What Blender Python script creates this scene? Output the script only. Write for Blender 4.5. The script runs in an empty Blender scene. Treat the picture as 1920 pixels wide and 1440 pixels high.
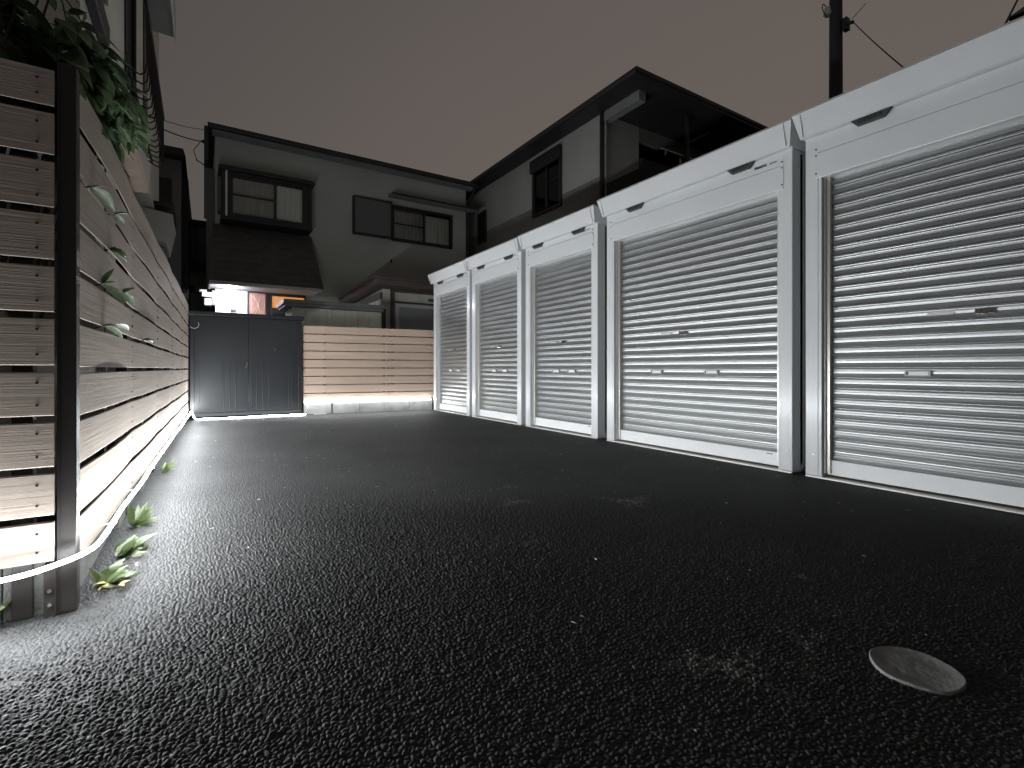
import bpy, bmesh, math, random
import numpy as np
from mathutils import Vector, Matrix
random.seed(7)
S = bpy.context.scene
C = S.collection
PI = math.pi
R = math.radians

# ------------------------------------------------------------------ camera, world, exposure
cam_d = bpy.data.cameras.new("camera")
cam = bpy.data.objects.new("camera", cam_d); C.objects.link(cam)
cam.location = (0, 0, 0.70)
cam.rotation_euler = (R(90), 0, R(-32.4))
cam_d.sensor_width = 36; cam_d.lens = 17.25
cam_d.shift_x = 0.0; cam_d.shift_y = -0.0151
cam_d.clip_start = 0.02; cam_d.clip_end = 1000
S.camera = cam
S.view_settings.view_transform = 'Standard'
S.view_settings.look = 'None'
S.view_settings.exposure = 0.0
S.view_settings.gamma = 1.0

LED = 720.0          # radiance of the outward face of the LED rope
W = bpy.data.worlds.new("World"); S.world = W; W.use_nodes = True
nt = W.node_tree; nt.nodes.clear()
out = nt.nodes.new('ShaderNodeOutputWorld'); bg = nt.nodes.new('ShaderNodeBackground')
tc = nt.nodes.new('ShaderNodeTexCoord')
dot = nt.nodes.new('ShaderNodeVectorMath'); dot.operation = 'DOT_PRODUCT'
dot.inputs[1].default_value = (0.80, 0.42, -0.42)       # town glow is strongest low down to the right
cr = nt.nodes.new('ShaderNodeValToRGB')
cr.color_ramp.elements[0].position = 0.0;  cr.color_ramp.elements[0].color = (0.066, 0.061, 0.058, 1)
cr.color_ramp.elements[1].position = 0.95; cr.color_ramp.elements[1].color = (0.146, 0.119, 0.102, 1)
e = cr.color_ramp.elements.new(0.45); e.color = (0.110, 0.094, 0.086, 1)
nz = nt.nodes.new('ShaderNodeTexNoise'); nz.inputs['Scale'].default_value = 2.2; nz.inputs['Detail'].default_value = 3
ma = nt.nodes.new('ShaderNodeMath'); ma.operation = 'MULTIPLY_ADD'; ma.inputs[1].default_value = 0.10
nt.links.new(tc.outputs['Generated'], dot.inputs[0]); nt.links.new(tc.outputs['Generated'], nz.inputs['Vector'])
nt.links.new(nz.outputs['Fac'], ma.inputs[0]); nt.links.new(dot.outputs['Value'], ma.inputs[2])
nt.links.new(ma.outputs[0], cr.inputs[0]); nt.links.new(cr.outputs[0], bg.inputs[0])
bg.inputs[1].default_value = 1.07
nt.links.new(bg.outputs[0], out.inputs[0])

# ------------------------------------------------------------------ materials
def mat(name, col, rough=0.6, metal=0.0, spec=0.5, var=0.12, vscale=3.0, bump=0.0, bscale=60.0, stretch=(1,1,1), coat=0.0, dirt=None):
    m = bpy.data.materials.new(name); m.use_nodes = True
    n = m.node_tree; b = n.nodes['Principled BSDF']
    b.inputs['Roughness'].default_value = rough; b.inputs['Metallic'].default_value = metal
    b.inputs['Specular IOR Level'].default_value = spec
    b.inputs['Coat Weight'].default_value = coat; b.inputs['Coat Roughness'].default_value = 0.15
    t = n.nodes.new('ShaderNodeTexCoord'); mp = n.nodes.new('ShaderNodeMapping'); mp.inputs['Scale'].default_value = stretch
    n.links.new(t.outputs['Object'], mp.inputs[0])
    z = n.nodes.new('ShaderNodeTexNoise'); z.inputs['Scale'].default_value = vscale; z.inputs['Detail'].default_value = 6
    n.links.new(mp.outputs[0], z.inputs['Vector'])
    r = n.nodes.new('ShaderNodeValToRGB')
    lo = [c*(1-var) for c in col]; hi = [min(1, c*(1+var)) for c in col]
    if dirt: lo = list(dirt)
    r.color_ramp.elements[0].position = 0.3; r.color_ramp.elements[0].color = (*lo, 1)
    r.color_ramp.elements[1].position = 0.7 if not dirt else 0.5; r.color_ramp.elements[1].color = (*hi, 1)
    n.links.new(z.outputs['Fac'], r.inputs[0]); n.links.new(r.outputs[0], b.inputs['Base Color'])
    rr = n.nodes.new('ShaderNodeMapRange'); rr.inputs['To Min'].default_value = max(0, rough-0.06); rr.inputs['To Max'].default_value = min(1, rough+0.06)
    n.links.new(z.outputs['Fac'], rr.inputs[0]); n.links.new(rr.outputs[0], b.inputs['Roughness'])
    if bump:
        z2 = n.nodes.new('ShaderNodeTexNoise'); z2.inputs['Scale'].default_value = bscale; z2.inputs['Detail'].default_value = 4
        n.links.new(mp.outputs[0], z2.inputs['Vector'])
        bp = n.nodes.new('ShaderNodeBump'); bp.inputs['Strength'].default_value = bump; bp.inputs['Distance'].default_value = 0.01
        n.links.new(z2.outputs['Fac'], bp.inputs['Height']); n.links.new(bp.outputs[0], b.inputs['Normal'])
    return m

def emis(name, col, s, base=(0.8, 0.8, 0.8)):
    m = bpy.data.materials.new(name); m.use_nodes = True
    b = m.node_tree.nodes['Principled BSDF']
    b.inputs['Base Color'].default_value = (*base, 1)
    b.inputs['Emission Color'].default_value = (*col, 1); b.inputs['Emission Strength'].default_value = s
    return m

def glass(name, tint=(0.93, 0.93, 0.91), rough=0.02):
    m = bpy.data.materials.new(name); m.use_nodes = True
    n = m.node_tree; n.nodes.remove(n.nodes['Principled BSDF'])
    o = n.nodes['Material Output']; tr = n.nodes.new('ShaderNodeBsdfTransparent'); tr.inputs[0].default_value = (*tint, 1)
    g = n.nodes.new('ShaderNodeBsdfGlossy'); g.inputs['Roughness'].default_value = rough
    fr = n.nodes.new('ShaderNodeFresnel'); fr.inputs[0].default_value = 1.5
    mx = n.nodes.new('ShaderNodeMixShader')
    n.links.new(fr.outputs[0], mx.inputs[0]); n.links.new(tr.outputs[0], mx.inputs[1]); n.links.new(g.outputs[0], mx.inputs[2])
    n.links.new(mx.outputs[0], o.inputs['Surface'])
    return m

def wood_mat(name, a, b_, scl=1.0):
    """composite board with long fine grain; grain runs along x and y, varies fast with z"""
    m = bpy.data.materials.new(name); m.use_nodes = True
    n = m.node_tree; b = n.nodes['Principled BSDF']
    t = n.nodes.new('ShaderNodeTexCoord')
    def noise(sc, det, st):
        mp = n.nodes.new('ShaderNodeMapping'); mp.inputs['Scale'].default_value = st
        z = n.nodes.new('ShaderNodeTexNoise'); z.inputs['Scale'].default_value = sc; z.inputs['Detail'].default_value = det
        n.links.new(t.outputs['Object'], mp.inputs[0]); n.links.new(mp.outputs[0], z.inputs['Vector']); return z
    z1 = noise(1.0, 5, (1.2*scl, 1.2*scl, 75)); z2 = noise(1.0, 3, (0.9, 0.9, 9)); z3 = noise(1.0, 2, (3, 3, 260))
    mx = n.nodes.new('ShaderNodeMix'); mx.data_type = 'FLOAT'; mx.inputs[0].default_value = 0.45
    n.links.new(z1.outputs['Fac'], mx.inputs[2]); n.links.new(z2.outputs['Fac'], mx.inputs[3])
    r = n.nodes.new('ShaderNodeValToRGB')
    r.color_ramp.elements[0].position = 0.34; r.color_ramp.elements[0].color = (*a, 1)
    r.color_ramp.elements[1].position = 0.62; r.color_ramp.elements[1].color = (*b_, 1)
    n.links.new(mx.outputs[0], r.inputs[0]); n.links.new(r.outputs[0], b.inputs['Base Color'])
    b.inputs['Roughness'].default_value = 0.62; b.inputs['Specular IOR Level'].default_value = 0.3
    ad = n.nodes.new('ShaderNodeMath'); ad.operation = 'ADD'
    n.links.new(z1.outputs['Fac'], ad.inputs[0]); n.links.new(z3.outputs['Fac'], ad.inputs[1])
    bp = n.nodes.new('ShaderNodeBump'); bp.inputs['Strength'].default_value = 0.25; bp.inputs['Distance'].default_value = 0.003
    n.links.new(ad.outputs[0], bp.inputs['Height']); n.links.new(bp.outputs[0], b.inputs['Normal'])
    return m

def asphalt_mat():
    m = bpy.data.materials.new('asphalt'); m.use_nodes = True
    n = m.node_tree; b = n.nodes['Principled BSDF']
    t = n.nodes.new('ShaderNodeTexCoord')
    at = n.nodes.new('ShaderNodeAttribute'); at.attribute_name = 'tone'
    v = n.nodes.new('ShaderNodeTexVoronoi'); v.feature = 'DISTANCE_TO_EDGE'; v.inputs['Scale'].default_value = 72
    fa = n.nodes.new('ShaderNodeAttribute'); fa.attribute_name = 'near'
    inv = n.nodes.new('ShaderNodeMath'); inv.operation = 'SUBTRACT'; inv.inputs[0].default_value = 1.0; n.links.new(fa.outputs['Fac'], inv.inputs[1])
    inv2 = n.nodes.new('ShaderNodeMath'); inv2.operation = 'MULTIPLY'; inv2.inputs[1].default_value = 0.8; n.links.new(inv.outputs[0], inv2.inputs[0])
    vr = n.nodes.new('ShaderNodeMapRange'); vr.interpolation_type = 'SMOOTHSTEP'; vr.inputs['From Max'].default_value = 0.28; n.links.new(v.outputs['Distance'], vr.inputs[0])
    z = n.nodes.new('ShaderNodeTexNoise'); z.inputs['Scale'].default_value = 1.3; z.inputs['Detail'].default_value = 4
    fine = n.nodes.new('ShaderNodeTexNoise'); fine.inputs['Scale'].default_value = 600; fine.inputs['Detail'].default_value = 2
    for q in (v, z, fine): n.links.new(t.outputs['Object'], q.inputs['Vector'])
    r = n.nodes.new('ShaderNodeValToRGB')
    r.color_ramp.elements[0].position = 0.3; r.color_ramp.elements[0].color = (0.022, 0.022, 0.022, 1)
    r.color_ramp.elements[1].position = 0.75; r.color_ramp.elements[1].color = (0.042, 0.042, 0.041, 1)
    n.links.new(z.outputs['Fac'], r.inputs[0])
    # per-stone tone and dusty mortar stains come from the mesh
    st = n.nodes.new('ShaderNodeMix'); st.data_type = 'RGBA'; st.inputs[7].default_value = (0.20, 0.20, 0.19, 1)
    n.links.new(at.outputs['Fac'], st.inputs[0]); n.links.new(r.outputs[0], st.inputs[6])
    n.links.new(st.outputs[2], b.inputs['Base Color'])
    b.inputs['Roughness'].default_value = 0.72; b.inputs['Specular IOR Level'].default_value = 0.24
    b1 = n.nodes.new('ShaderNodeBump'); b1.inputs['Distance'].default_value = 0.0045; n.links.new(inv2.outputs[0], b1.inputs['Strength'])
    n.links.new(vr.outputs[0], b1.inputs['Height'])
    b2 = n.nodes.new('ShaderNodeBump'); b2.inputs['Strength'].default_value = 0.35; b2.inputs['Distance'].default_value = 0.001
    n.links.new(fine.outputs['Fac'], b2.inputs['Height']); n.links.new(b1.outputs[0], b2.inputs['Normal'])
    n.links.new(b2.outputs[0], b.inputs['Normal'])
    return m

def leaf_mat(name, c1, c2):
    m = bpy.data.materials.new(name); m.use_nodes = True
    n = m.node_tree; b = n.nodes['Principled BSDF']; o = n.nodes['Material Output']
    g = n.nodes.new('ShaderNodeTexCoord'); z = n.nodes.new('ShaderNodeTexNoise'); z.inputs['Scale'].default_value = 9; z.inputs['Detail'].default_value = 3
    n.links.new(g.outputs['Object'], z.inputs['Vector'])
    r = n.nodes.new('ShaderNodeValToRGB'); r.color_ramp.elements[0].position = .35; r.color_ramp.elements[1].position = .65
    r.color_ramp.elements[0].color = (*c1, 1); r.color_ramp.elements[1].color = (*c2, 1)
    n.links.new(z.outputs['Fac'], r.inputs[0]); n.links.new(r.outputs[0], b.inputs['Base Color'])
    b.inputs['Roughness'].default_value = 0.42
    tr = n.nodes.new('ShaderNodeBsdfTranslucent'); n.links.new(r.outputs[0], tr.inputs[0])
    mx = n.nodes.new('ShaderNodeMixShader'); mx.inputs[0].default_value = 0.3
    n.links.new(b.outputs[0], mx.inputs[1]); n.links.new(tr.outputs[0], mx.inputs[2]); n.links.new(mx.outputs[0], o.inputs['Surface'])
    return m

M = dict(
    asphalt=asphalt_mat(),
    board=wood_mat('composite_board', (0.42, 0.345, 0.285), (0.58, 0.495, 0.42)),
    board_rear=wood_mat('rear_board', (0.46, 0.345, 0.27), (0.58, 0.44, 0.345), 0.5),
    brown=mat('dark_brown_metal', (0.040, 0.034, 0.032), 0.42, 0.0, var=0.15),
    screw=mat('screw', (0.03, 0.028, 0.027), 0.4, 0.6),
    block=mat('concrete_block', (0.40, 0.40, 0.38), 0.9, bump=0.5, bscale=90, var=0.2, vscale=6),
    dirtyblock=mat('weathered_block', (0.17, 0.175, 0.16), 0.9, bump=0.6, bscale=110, var=0.3, vscale=9),
    white=mat('shed_white_paint', (0.68, 0.695, 0.70), 0.30, 0.0, 0.5, var=0.025, vscale=2, coat=0.25),
    whitesill=mat('shed_rail_paint', (0.90, 0.91, 0.91), 0.35, var=0.02),
    shedside=mat('shed_side_steel', (0.46, 0.47, 0.46), 0.4, 0.0, var=0.04),
    slat=mat('shutter_slat_steel', (0.44, 0.45, 0.45), 0.40, 0.80, var=0.10, vscale=1.5, stretch=(1, 1, 12), bump=0.10, bscale=0.6),
    rail=mat('aluminium_rail', (0.74, 0.73, 0.70), 0.32, 0.55, var=0.03),
    plastic=mat('vent_plastic', (0.055, 0.06, 0.062), 0.5),
    ink=mat('black_print', (0.02, 0.02, 0.022), 0.5), inkg=mat('grey_print', (0.16, 0.16, 0.165), 0.5),
    handle=mat('handle_plastic', (0.62, 0.61, 0.58), 0.45), chrome=mat('chrome', (0.75, 0.75, 0.75), 0.12, 1.0, var=0.02),
    sticker=mat('clear_sticker', (0.75, 0.76, 0.76), 0.3),
    cabinet=mat('cabinet_steel', (0.020, 0.0215, 0.0235), 0.38, 0.0, var=0.12, vscale=2, coat=0.15),
    cabinet_door=mat('cabinet_door_steel', (0.024, 0.026, 0.0285), 0.34, 0.0, var=0.10, vscale=2, coat=0.15),
    stuccoA=mat('green_grey_stucco', (0.50, 0.52, 0.475), 0.9, var=0.07, vscale=1.2, bump=0.35, bscale=160),
    stuccoB=mat('grey_stucco', (0.44, 0.44, 0.42), 0.9, var=0.07, vscale=1.2, bump=0.35, bscale=160),
    stuccoB2=mat('dark_wall_and_shade', (0.22, 0.213, 0.20), 0.9, var=0.1, bump=0.3, bscale=90),  # dark walls; also the shade painted on house B and the cream house
    stuccoW=mat('cream_stucco', (0.82, 0.79, 0.71), 0.9, var=0.07, vscale=1.5, bump=0.35, bscale=160),
    porchwall=mat('white_porch_wall', (0.82, 0.82, 0.82), 0.8, var=0.03, bump=0.15, bscale=120),
    roofdark=mat('dark_roof_sheet', (0.035, 0.034, 0.034), 0.55, var=0.2),
    shingle=mat('grey_shingle', (0.115, 0.105, 0.10), 0.85, var=0.22, vscale=5, bump=0.3, bscale=60),
    brownroof=mat('brown_roof_sheet', (0.13, 0.10, 0.095), 0.55, var=0.15),
    frame=mat('dark_window_frame', (0.030, 0.028, 0.028), 0.45), shutterbox=mat('grey_shutter_box', (0.17, 0.165, 0.165), 0.6, var=0.06),
    glass=glass('window_glass'), frost=mat('frosted_glass', (0.42, 0.45, 0.45), 0.25, var=0.05),
    curtain=mat('white_curtain', (0.88, 0.87, 0.85), 0.9, var=0.08, vscale=4, stretch=(9, 9, 0.5)),
    net=mat('net_curtain', (0.50, 0.49, 0.47), 0.9, var=0.12, vscale=4, stretch=(9, 9, 0.5)),
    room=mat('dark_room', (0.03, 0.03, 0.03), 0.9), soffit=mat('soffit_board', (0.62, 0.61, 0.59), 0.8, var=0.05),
    fascia=mat('grey_fascia', (0.27, 0.28, 0.265), 0.7, var=0.1),
    cream=mat('stained_cream_board', (0.80, 0.81, 0.70), 0.75, var=0.06, vscale=2.2, stretch=(3, 3, 0.6), dirt=(0.62, 0.61, 0.52)),
    greencap=mat('green_grey_sheet', (0.19, 0.21, 0.19), 0.6, var=0.12), whiteframe=mat('white_aluminium', (0.75, 0.76, 0.76), 0.4, var=0.03),
    doorwood=mat('red_wood_door', (0.40, 0.22, 0.17), 0.5, var=0.2, vscale=3, stretch=(8, 8, 1)),
    doorcarve=mat('pale_carving', (0.62, 0.45, 0.38), 0.5),
    pole=mat('dark_pole_steel', (0.028, 0.026, 0.027), 0.6), cable=mat('black_cable', (0.02, 0.02, 0.02), 0.7),
    porcelain=mat('pale_insulator', (0.5, 0.5, 0.48), 0.3), iron=mat('black_iron', (0.02, 0.02, 0.021), 0.5),
    vinyl=mat('grey_downpipe', (0.42, 0.43, 0.42), 0.35), sidewood=mat('bay_sill_board', (0.78, 0.64, 0.53), 0.7, var=0.12),
    leaf=leaf_mat('vine_leaf', (0.045, 0.080, 0.032), (0.12, 0.19, 0.085)),
    lit_tip=leaf_mat('lit_tip_vine_leaf', (0.15, 0.215, 0.115), (0.28, 0.36, 0.22)),  # vine leaf made paler: rope light on the tip put into the colour
    weed=leaf_mat('weed_leaf', (0.060, 0.085, 0.028), (0.11, 0.145, 0.06)), dry=leaf_mat('dry_leaf', (0.22, 0.17, 0.06), (0.34, 0.27, 0.08)),
    stem=mat('vine_stem', (0.09, 0.07, 0.045), 0.8), concrete_lid=mat('concrete_lid', (0.22, 0.22, 0.212), 0.8, var=0.34, vscale=14, bump=0.3, bscale=60),
    grit=mat('pale_grit', (0.36, 0.36, 0.34), 0.6),
    led=emis('led_rope_glow', (0.92, 0.965, 1.0), LED), led_back=emis('led_rope_back_glow', (0.93, 0.97, 1.0), LED*0.055), led_low=emis('led_rope_lying_glow', (0.90, 0.955, 1.0), LED*0.28), led_low_back=emis('led_rope_lying_back', (0.93, 0.97, 1.0), LED*0.040), lamp=emis('porch_lamp_glow', (0.88, 0.90, 1.0), 300.0),
    warm=emis('warm_lit_window', (1.0, 0.36, 0.085), 0.62, (0.3, 0.2, 0.1)),
    clips=mat('white_cable_clip', (0.8, 0.8, 0.8), 0.4),
)

# ------------------------------------------------------------------ mesh helpers
class MB:
    def __init__(s): s.v = []; s.f = []; s.m = []; s.mats = []; s.smooth = []
    def mi(s, m):
        if m not in s.mats: s.mats.append(m)
        return s.mats.index(m)
    def add(s, vs, fs, m, smooth=False):
        o = len(s.v); s.v += [tuple(p) for p in vs]; i = s.mi(m)
        for f in fs: s.f.append(tuple(o+k for k in f)); s.m.append(i); s.smooth.append(smooth)
    def box(s, x0, x1, y0, y1, z0, z1, m, bev=0.0):
        if x0 > x1: x0, x1 = x1, x0
        if y0 > y1: y0, y1 = y1, y0
        if z0 > z1: z0, z1 = z1, z0
        if bev > 0:
            b = bmesh.new(); bmesh.ops.create_cube(b, size=1)
            for v in b.verts: v.co = ((x0+x1)/2+v.co.x*(x1-x0), (y0+y1)/2+v.co.y*(y1-y0), (z0+z1)/2+v.co.z*(z1-z0))
            bmesh.ops.bevel(b, geom=b.edges[:], offset=bev, segments=2, affect='EDGES', profile=0.5)
            b.verts.index_update(); s.add([v.co[:] for v in b.verts], [[v.index for v in f.verts] for f in b.faces], m); b.free(); return
        s.add([(x0,y0,z0),(x1,y0,z0),(x1,y1,z0),(x0,y1,z0),(x0,y0,z1),(x1,y0,z1),(x1,y1,z1),(x0,y1,z1)],
              [(0,3,2,1),(4,5,6,7),(0,1,5,4),(1,2,6,5),(2,3,7,6),(3,0,4,7)], m)
    def hexa(s, p, m):   # 8 points, bottom ring then top ring, counter-clockwise seen from above
        s.add(p, [(0,3,2,1),(4,5,6,7),(0,1,5,4),(1,2,6,5),(2,3,7,6),(3,0,4,7)], m)
    def extrude(s, prof, axis, a, b, m, caps=True, smooth=False, closed=True):
        """profile of (p,q) pairs swept along axis from a to b"""
        def pt(p, q, t):
            return {'x': (t, p, q), 'y': (p, t, q), 'z': (p, q, t)}[axis]
        n = len(prof); vs = [pt(p, q, a) for p, q in prof]+[pt(p, q, b) for p, q in prof]
        rng = range(n) if closed else range(n-1)
        fs = [(i, (i+1) % n, n+(i+1) % n, n+i) for i in rng]
        s.add(vs, fs, m, smooth)
        if caps and closed: s.add(vs, [tuple(range(n))[::-1], tuple(range(n, 2*n))], m)
    def tube(s, pts, r, m, n=8, caps=True):
        pts = [Vector(p) for p in pts]; rs = r if isinstance(r, (list, tuple)) else [r]*len(pts)
        vs = []; up = None
        for i, p in enumerate(pts):
            d = (pts[min(i+1, len(pts)-1)]-pts[max(i-1, 0)]).normalized()
            if up is None:
                up = Vector((0, 0, 1)) if abs(d.z) < 0.9 else Vector((1, 0, 0))
            a = d.cross(up).normalized(); up = a.cross(d).normalized()
            for k in range(n):
                t = 2*PI*k/n; vs.append(p+a*(math.cos(t)*rs[i])+up*(math.sin(t)*rs[i]))
        fs = [(i*n+k, i*n+(k+1) % n, (i+1)*n+(k+1) % n, (i+1)*n+k) for i in range(len(pts)-1) for k in range(n)]
        s.add(vs, fs, m, True)
        if caps: s.add([vs[k] for k in range(n)]+[vs[-n+k] for k in range(n)], [tuple(range(n))[::-1], tuple(range(n, 2*n))], m)
    def disc(s, c, nrm, r, h, m, n=16):
        c = Vector(c); d = Vector(nrm).normalized(); s.tube([c, c+d*h], r, m, n)
    def build(s, name, parent=None, loc=None):
        me = bpy.data.meshes.new(name); L = Vector(loc) if loc else Vector((0, 0, 0))
        base = Vector((0, 0, 0))
        if parent is not None:
            p = parent
            while p is not None: base += Vector(p.location); p = p.parent
        off = base if parent is not None else L
        me.from_pydata([tuple(Vector(v)-off) for v in s.v], [], s.f); me.update()
        for m in s.mats: me.materials.append(M[m])
        me.polygons.foreach_set('material_index', s.m); me.polygons.foreach_set('use_smooth', s.smooth)
        b = bmesh.new(); b.from_mesh(me); bmesh.ops.recalc_face_normals(b, faces=b.faces); b.to_mesh(me); b.free()
        o = bpy.data.objects.new(name, me); C.objects.link(o)
        if parent is not None: o.parent = parent
        else: o.location = L
        return o

def tag(o, label=None, cat=None, group=None, kind=None):
    if label: o['label'] = label
    if cat: o['category'] = cat
    if group: o['group'] = group
    if kind: o['kind'] = kind
    return o
def thing(name, loc, label, cat, group=None):
    o = bpy.data.objects.new(name, None); C.objects.link(o); o.location = loc; o.empty_display_size = 0.2
    return tag(o, label, cat, group)
def copy_tree(o, parent=None):
    c = o.copy(); C.objects.link(c); c.parent = parent
    for ch in [k for k in allobjs if k.parent == o]: copy_tree(ch, c)
    return c

# ------------------------------------------------------------------ ground and asphalt lot
mb = MB(); mb.add([(-220,-220,-.006),(220,-220,-.006),(220,220,-.006),(-220,220,-.006)], [(0,1,2,3)], 'asphalt')
tag(mb.build('ground'), kind='structure')

def cells(x, y, size, seed, aniso=1.0):
    """returns F1, F2 and the id of the nearest jittered-grid point"""
    gx = x/size; gy = y/size*aniso
    ix = np.floor(gx).astype(np.int64); iy = np.floor(gy).astype(np.int64)
    f1 = np.full(x.shape, 9.0, np.float32); f2 = f1.copy(); cid = np.zeros(x.shape, np.int64); vx = f1.copy(); vy = f1.copy()
    for dx in (-1, 0, 1):
        for dy in (-1, 0, 1):
            cx = ix+dx; cy = iy+dy
            h = ((cx+5000).astype(np.uint64)*np.uint64(0x9E3779B97F4A7C15)) ^ ((cy+7000).astype(np.uint64)*np.uint64(0xC2B2AE3D27D4EB4F)+np.uint64(seed*77777))
            for sh_, mu in ((30, 0xBF58476D1CE4E5B9), (27, 0x94D049BB133111EB)): h = (h ^ (h >> np.uint64(sh_)))*np.uint64(mu)
            h = ((h ^ (h >> np.uint64(31))) >> np.uint64(20)).astype(np.int64)
            jx = ((h & 1023)/1023.0)*0.9+0.05; jy = (((h >> 10) & 1023)/1023.0)*0.9+0.05
            ex = cx+jx-gx; ey = cy+jy-gy
            th = ((h >> 20) & 255)/255.0*PI; ca, sa = np.cos(th), np.sin(th); k = 0.78+0.5*((h >> 28) & 255)/255.0
            d = (np.sqrt((ex*ca+ey*sa)**2*0.72+(ey*ca-ex*sa)**2*1.35)*k).astype(np.float32)
            n1 = d < f1
            f2 = np.where(n1, f1, np.minimum(f2, d)); cid = np.where(n1, h, cid); vx = np.where(n1, ex, vx); vy = np.where(n1, ey, vy); f1 = np.where(n1, d, f1)
    return f1, f2, cid, vx, vy

def stone_field():
    th = R(32.4); F = 920.0
    vs = np.concatenate([np.arange(764.0, 800, 1.0), np.arange(800.0, 1475, 1.0)])
    us = np.arange(-170.0, 2100.0, 1.35)
    U, V = np.meshgrid(us, vs)
    Z = 0.70*F/(V-691.0); X = (U-960)/F*Z
    x = X*math.cos(th)+Z*math.sin(th); y = -X*math.sin(th)+Z*math.cos(th)
    # warp so that stones are not on a grid
    wx = x+0.010*np.sin(9*y+3*x)+0.001*np.sin(61*x+20*y); wy = y+0.010*np.sin(8*x+1)+0.001*np.sin(53*y-31*x)
    f1, f2, cid, vx, vy = cells(wx, wy, 0.0120, 3, 1.0)
    e = np.clip((f2-f1)/0.50, 0, 1); prof = e**0.62
    prof = prof*(1.12-0.55*np.clip(f1, 0, 1)**2); hr = ((cid >> 24) & 255)/255.0; tx = (((cid >> 12) & 255)/255.0-0.5); ty = (((cid >> 32) & 255)/255.0-0.5)
    h = prof*(0.0028+0.0026*hr)
    g1, g2, gid, _a, _b = cells(wx+5, wy+3, 0.0060, 9)
    h += np.clip((g2-g1)/0.5, 0, 1)*0.0005
    # facet tilt of each stone
    h += prof*(tx*vx+ty*vy)*0.0060
    # broad unevenness
    h += 0.0018*np.sin(x*3.1+0.7)*np.sin(y*2.3) + 0.0012*np.sin(x*9.7+y*7.1)
    near = 1-np.clip((Z-1.9)/1.3, 0, 1); near = near*near*(3-2*near)
    z = h*near+(1-near)*0.0040-0.0045
    tone = 0.08*(((cid >> 7) & 255)/255.0)**2
    rng = np.random.RandomState(3)
    for (sx, sy, rx, amt) in [(1.067,.688,.075,.75),(.995,.758,.05,.5),(1.331,.684,.05,.6),(1.908,1.852,.10,.65),(1.398,2.176,.06,.6),(1.548,2.469,.05,.4),(1.715,.872,.02,1.0),(1.539,.722,.03,.4),(1.103,1.619,.05,.4),(1.20,.60,.05,.3)]:
        d = np.sqrt((x-sx)**2+(y-sy)**2)/rx
        ang = np.arctan2(y-sy, x-sx)
        d = d*(1+0.35*np.sin(ang*3+sx*9)+0.2*np.sin(ang*7+sy*5))
        pick = (((cid >> 9) & 255)/255.0 > 0.45)
        tone = np.maximum(tone, np.clip(1.25-d, 0, 1)*amt*pick)
    fleck = ((cid >> 5) & 4095) < 2
    tone = np.where(fleck, 0.9, tone)
    nr, nc = x.shape
    idx = np.arange(nr*nc).reshape(nr, nc)
    q = np.stack([idx[:-1, :-1], idx[1:, :-1], idx[1:, 1:], idx[:-1, 1:]], -1).reshape(-1, 4)
    ok = (x > -2.6) & (x < 3.62) & (y < 8.6) & ((y < 1.98) | (x > -0.50)); okf = ok.reshape(-1)[q].all(1); q = q[okf]
    used = np.zeros(nr*nc, bool); used[q.reshape(-1)] = True
    remap = np.cumsum(used)-1; q = remap[q]
    co = np.stack([x, y, z], -1).reshape(-1, 3)[used].astype(np.float32); tn = tone.reshape(-1)[used].astype(np.float32)
    me = bpy.data.meshes.new('asphalt_lot')
    me.vertices.add(len(co)); me.vertices.foreach_set('co', co.ravel())
    me.loops.add(q.size); me.loops.foreach_set('vertex_index', q.ravel().astype(np.int32))
    me.polygons.add(len(q)); me.polygons.foreach_set('loop_start', (np.arange(len(q))*4).astype(np.int32))
    me.polygons.foreach_set('loop_total', np.full(len(q), 4, np.int32))
    me.polygons.foreach_set('use_smooth', np.ones(len(q), bool))
    me.update(calc_edges=True)
    a = me.attributes.new('tone', 'FLOAT', 'POINT'); a.data.foreach_set('value', tn)
    nr_ = near.reshape(-1)[used].astype(np.float32); a2 = me.attributes.new('near', 'FLOAT', 'POINT'); a2.data.foreach_set('value', nr_)
    me.materials.append(M['asphalt'])
    o = bpy.data.objects.new('asphalt_lot', me); C.objects.link(o); tag(o, kind='structure')
stone_field()

# ------------------------------------------------------------------ roller-shutter sheds along the right side
XF = 3.33          # front plane of all five
def slat_profile(z0, z1, x):
    """corrugated section, (x,z) points from top down"""
    pts = []; p = 0.0648; z = z1
    while z > z0+0.001:
        for s, d in ((0.0,.0160),(.02,.0140),(.045,.0090),(.10,.0082),(.165,.0086),(.175,-.002),(.225,-.002),(.235,.0082),(.30,.0074),(.44,.0068),(.50,.0080),(.56,.0096),(.60,.0100),(.615,.0125),(.70,.0142),(.80,.0170),(.865,.0190),(.875,-.004),(.935,-.004),(.945,.0185),(.985,.0192)):
            zz = z-s*p
            if zz >= z0: pts.append((x-d, zz))
        z -= p
    pts.append((x, z0)); return pts

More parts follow.
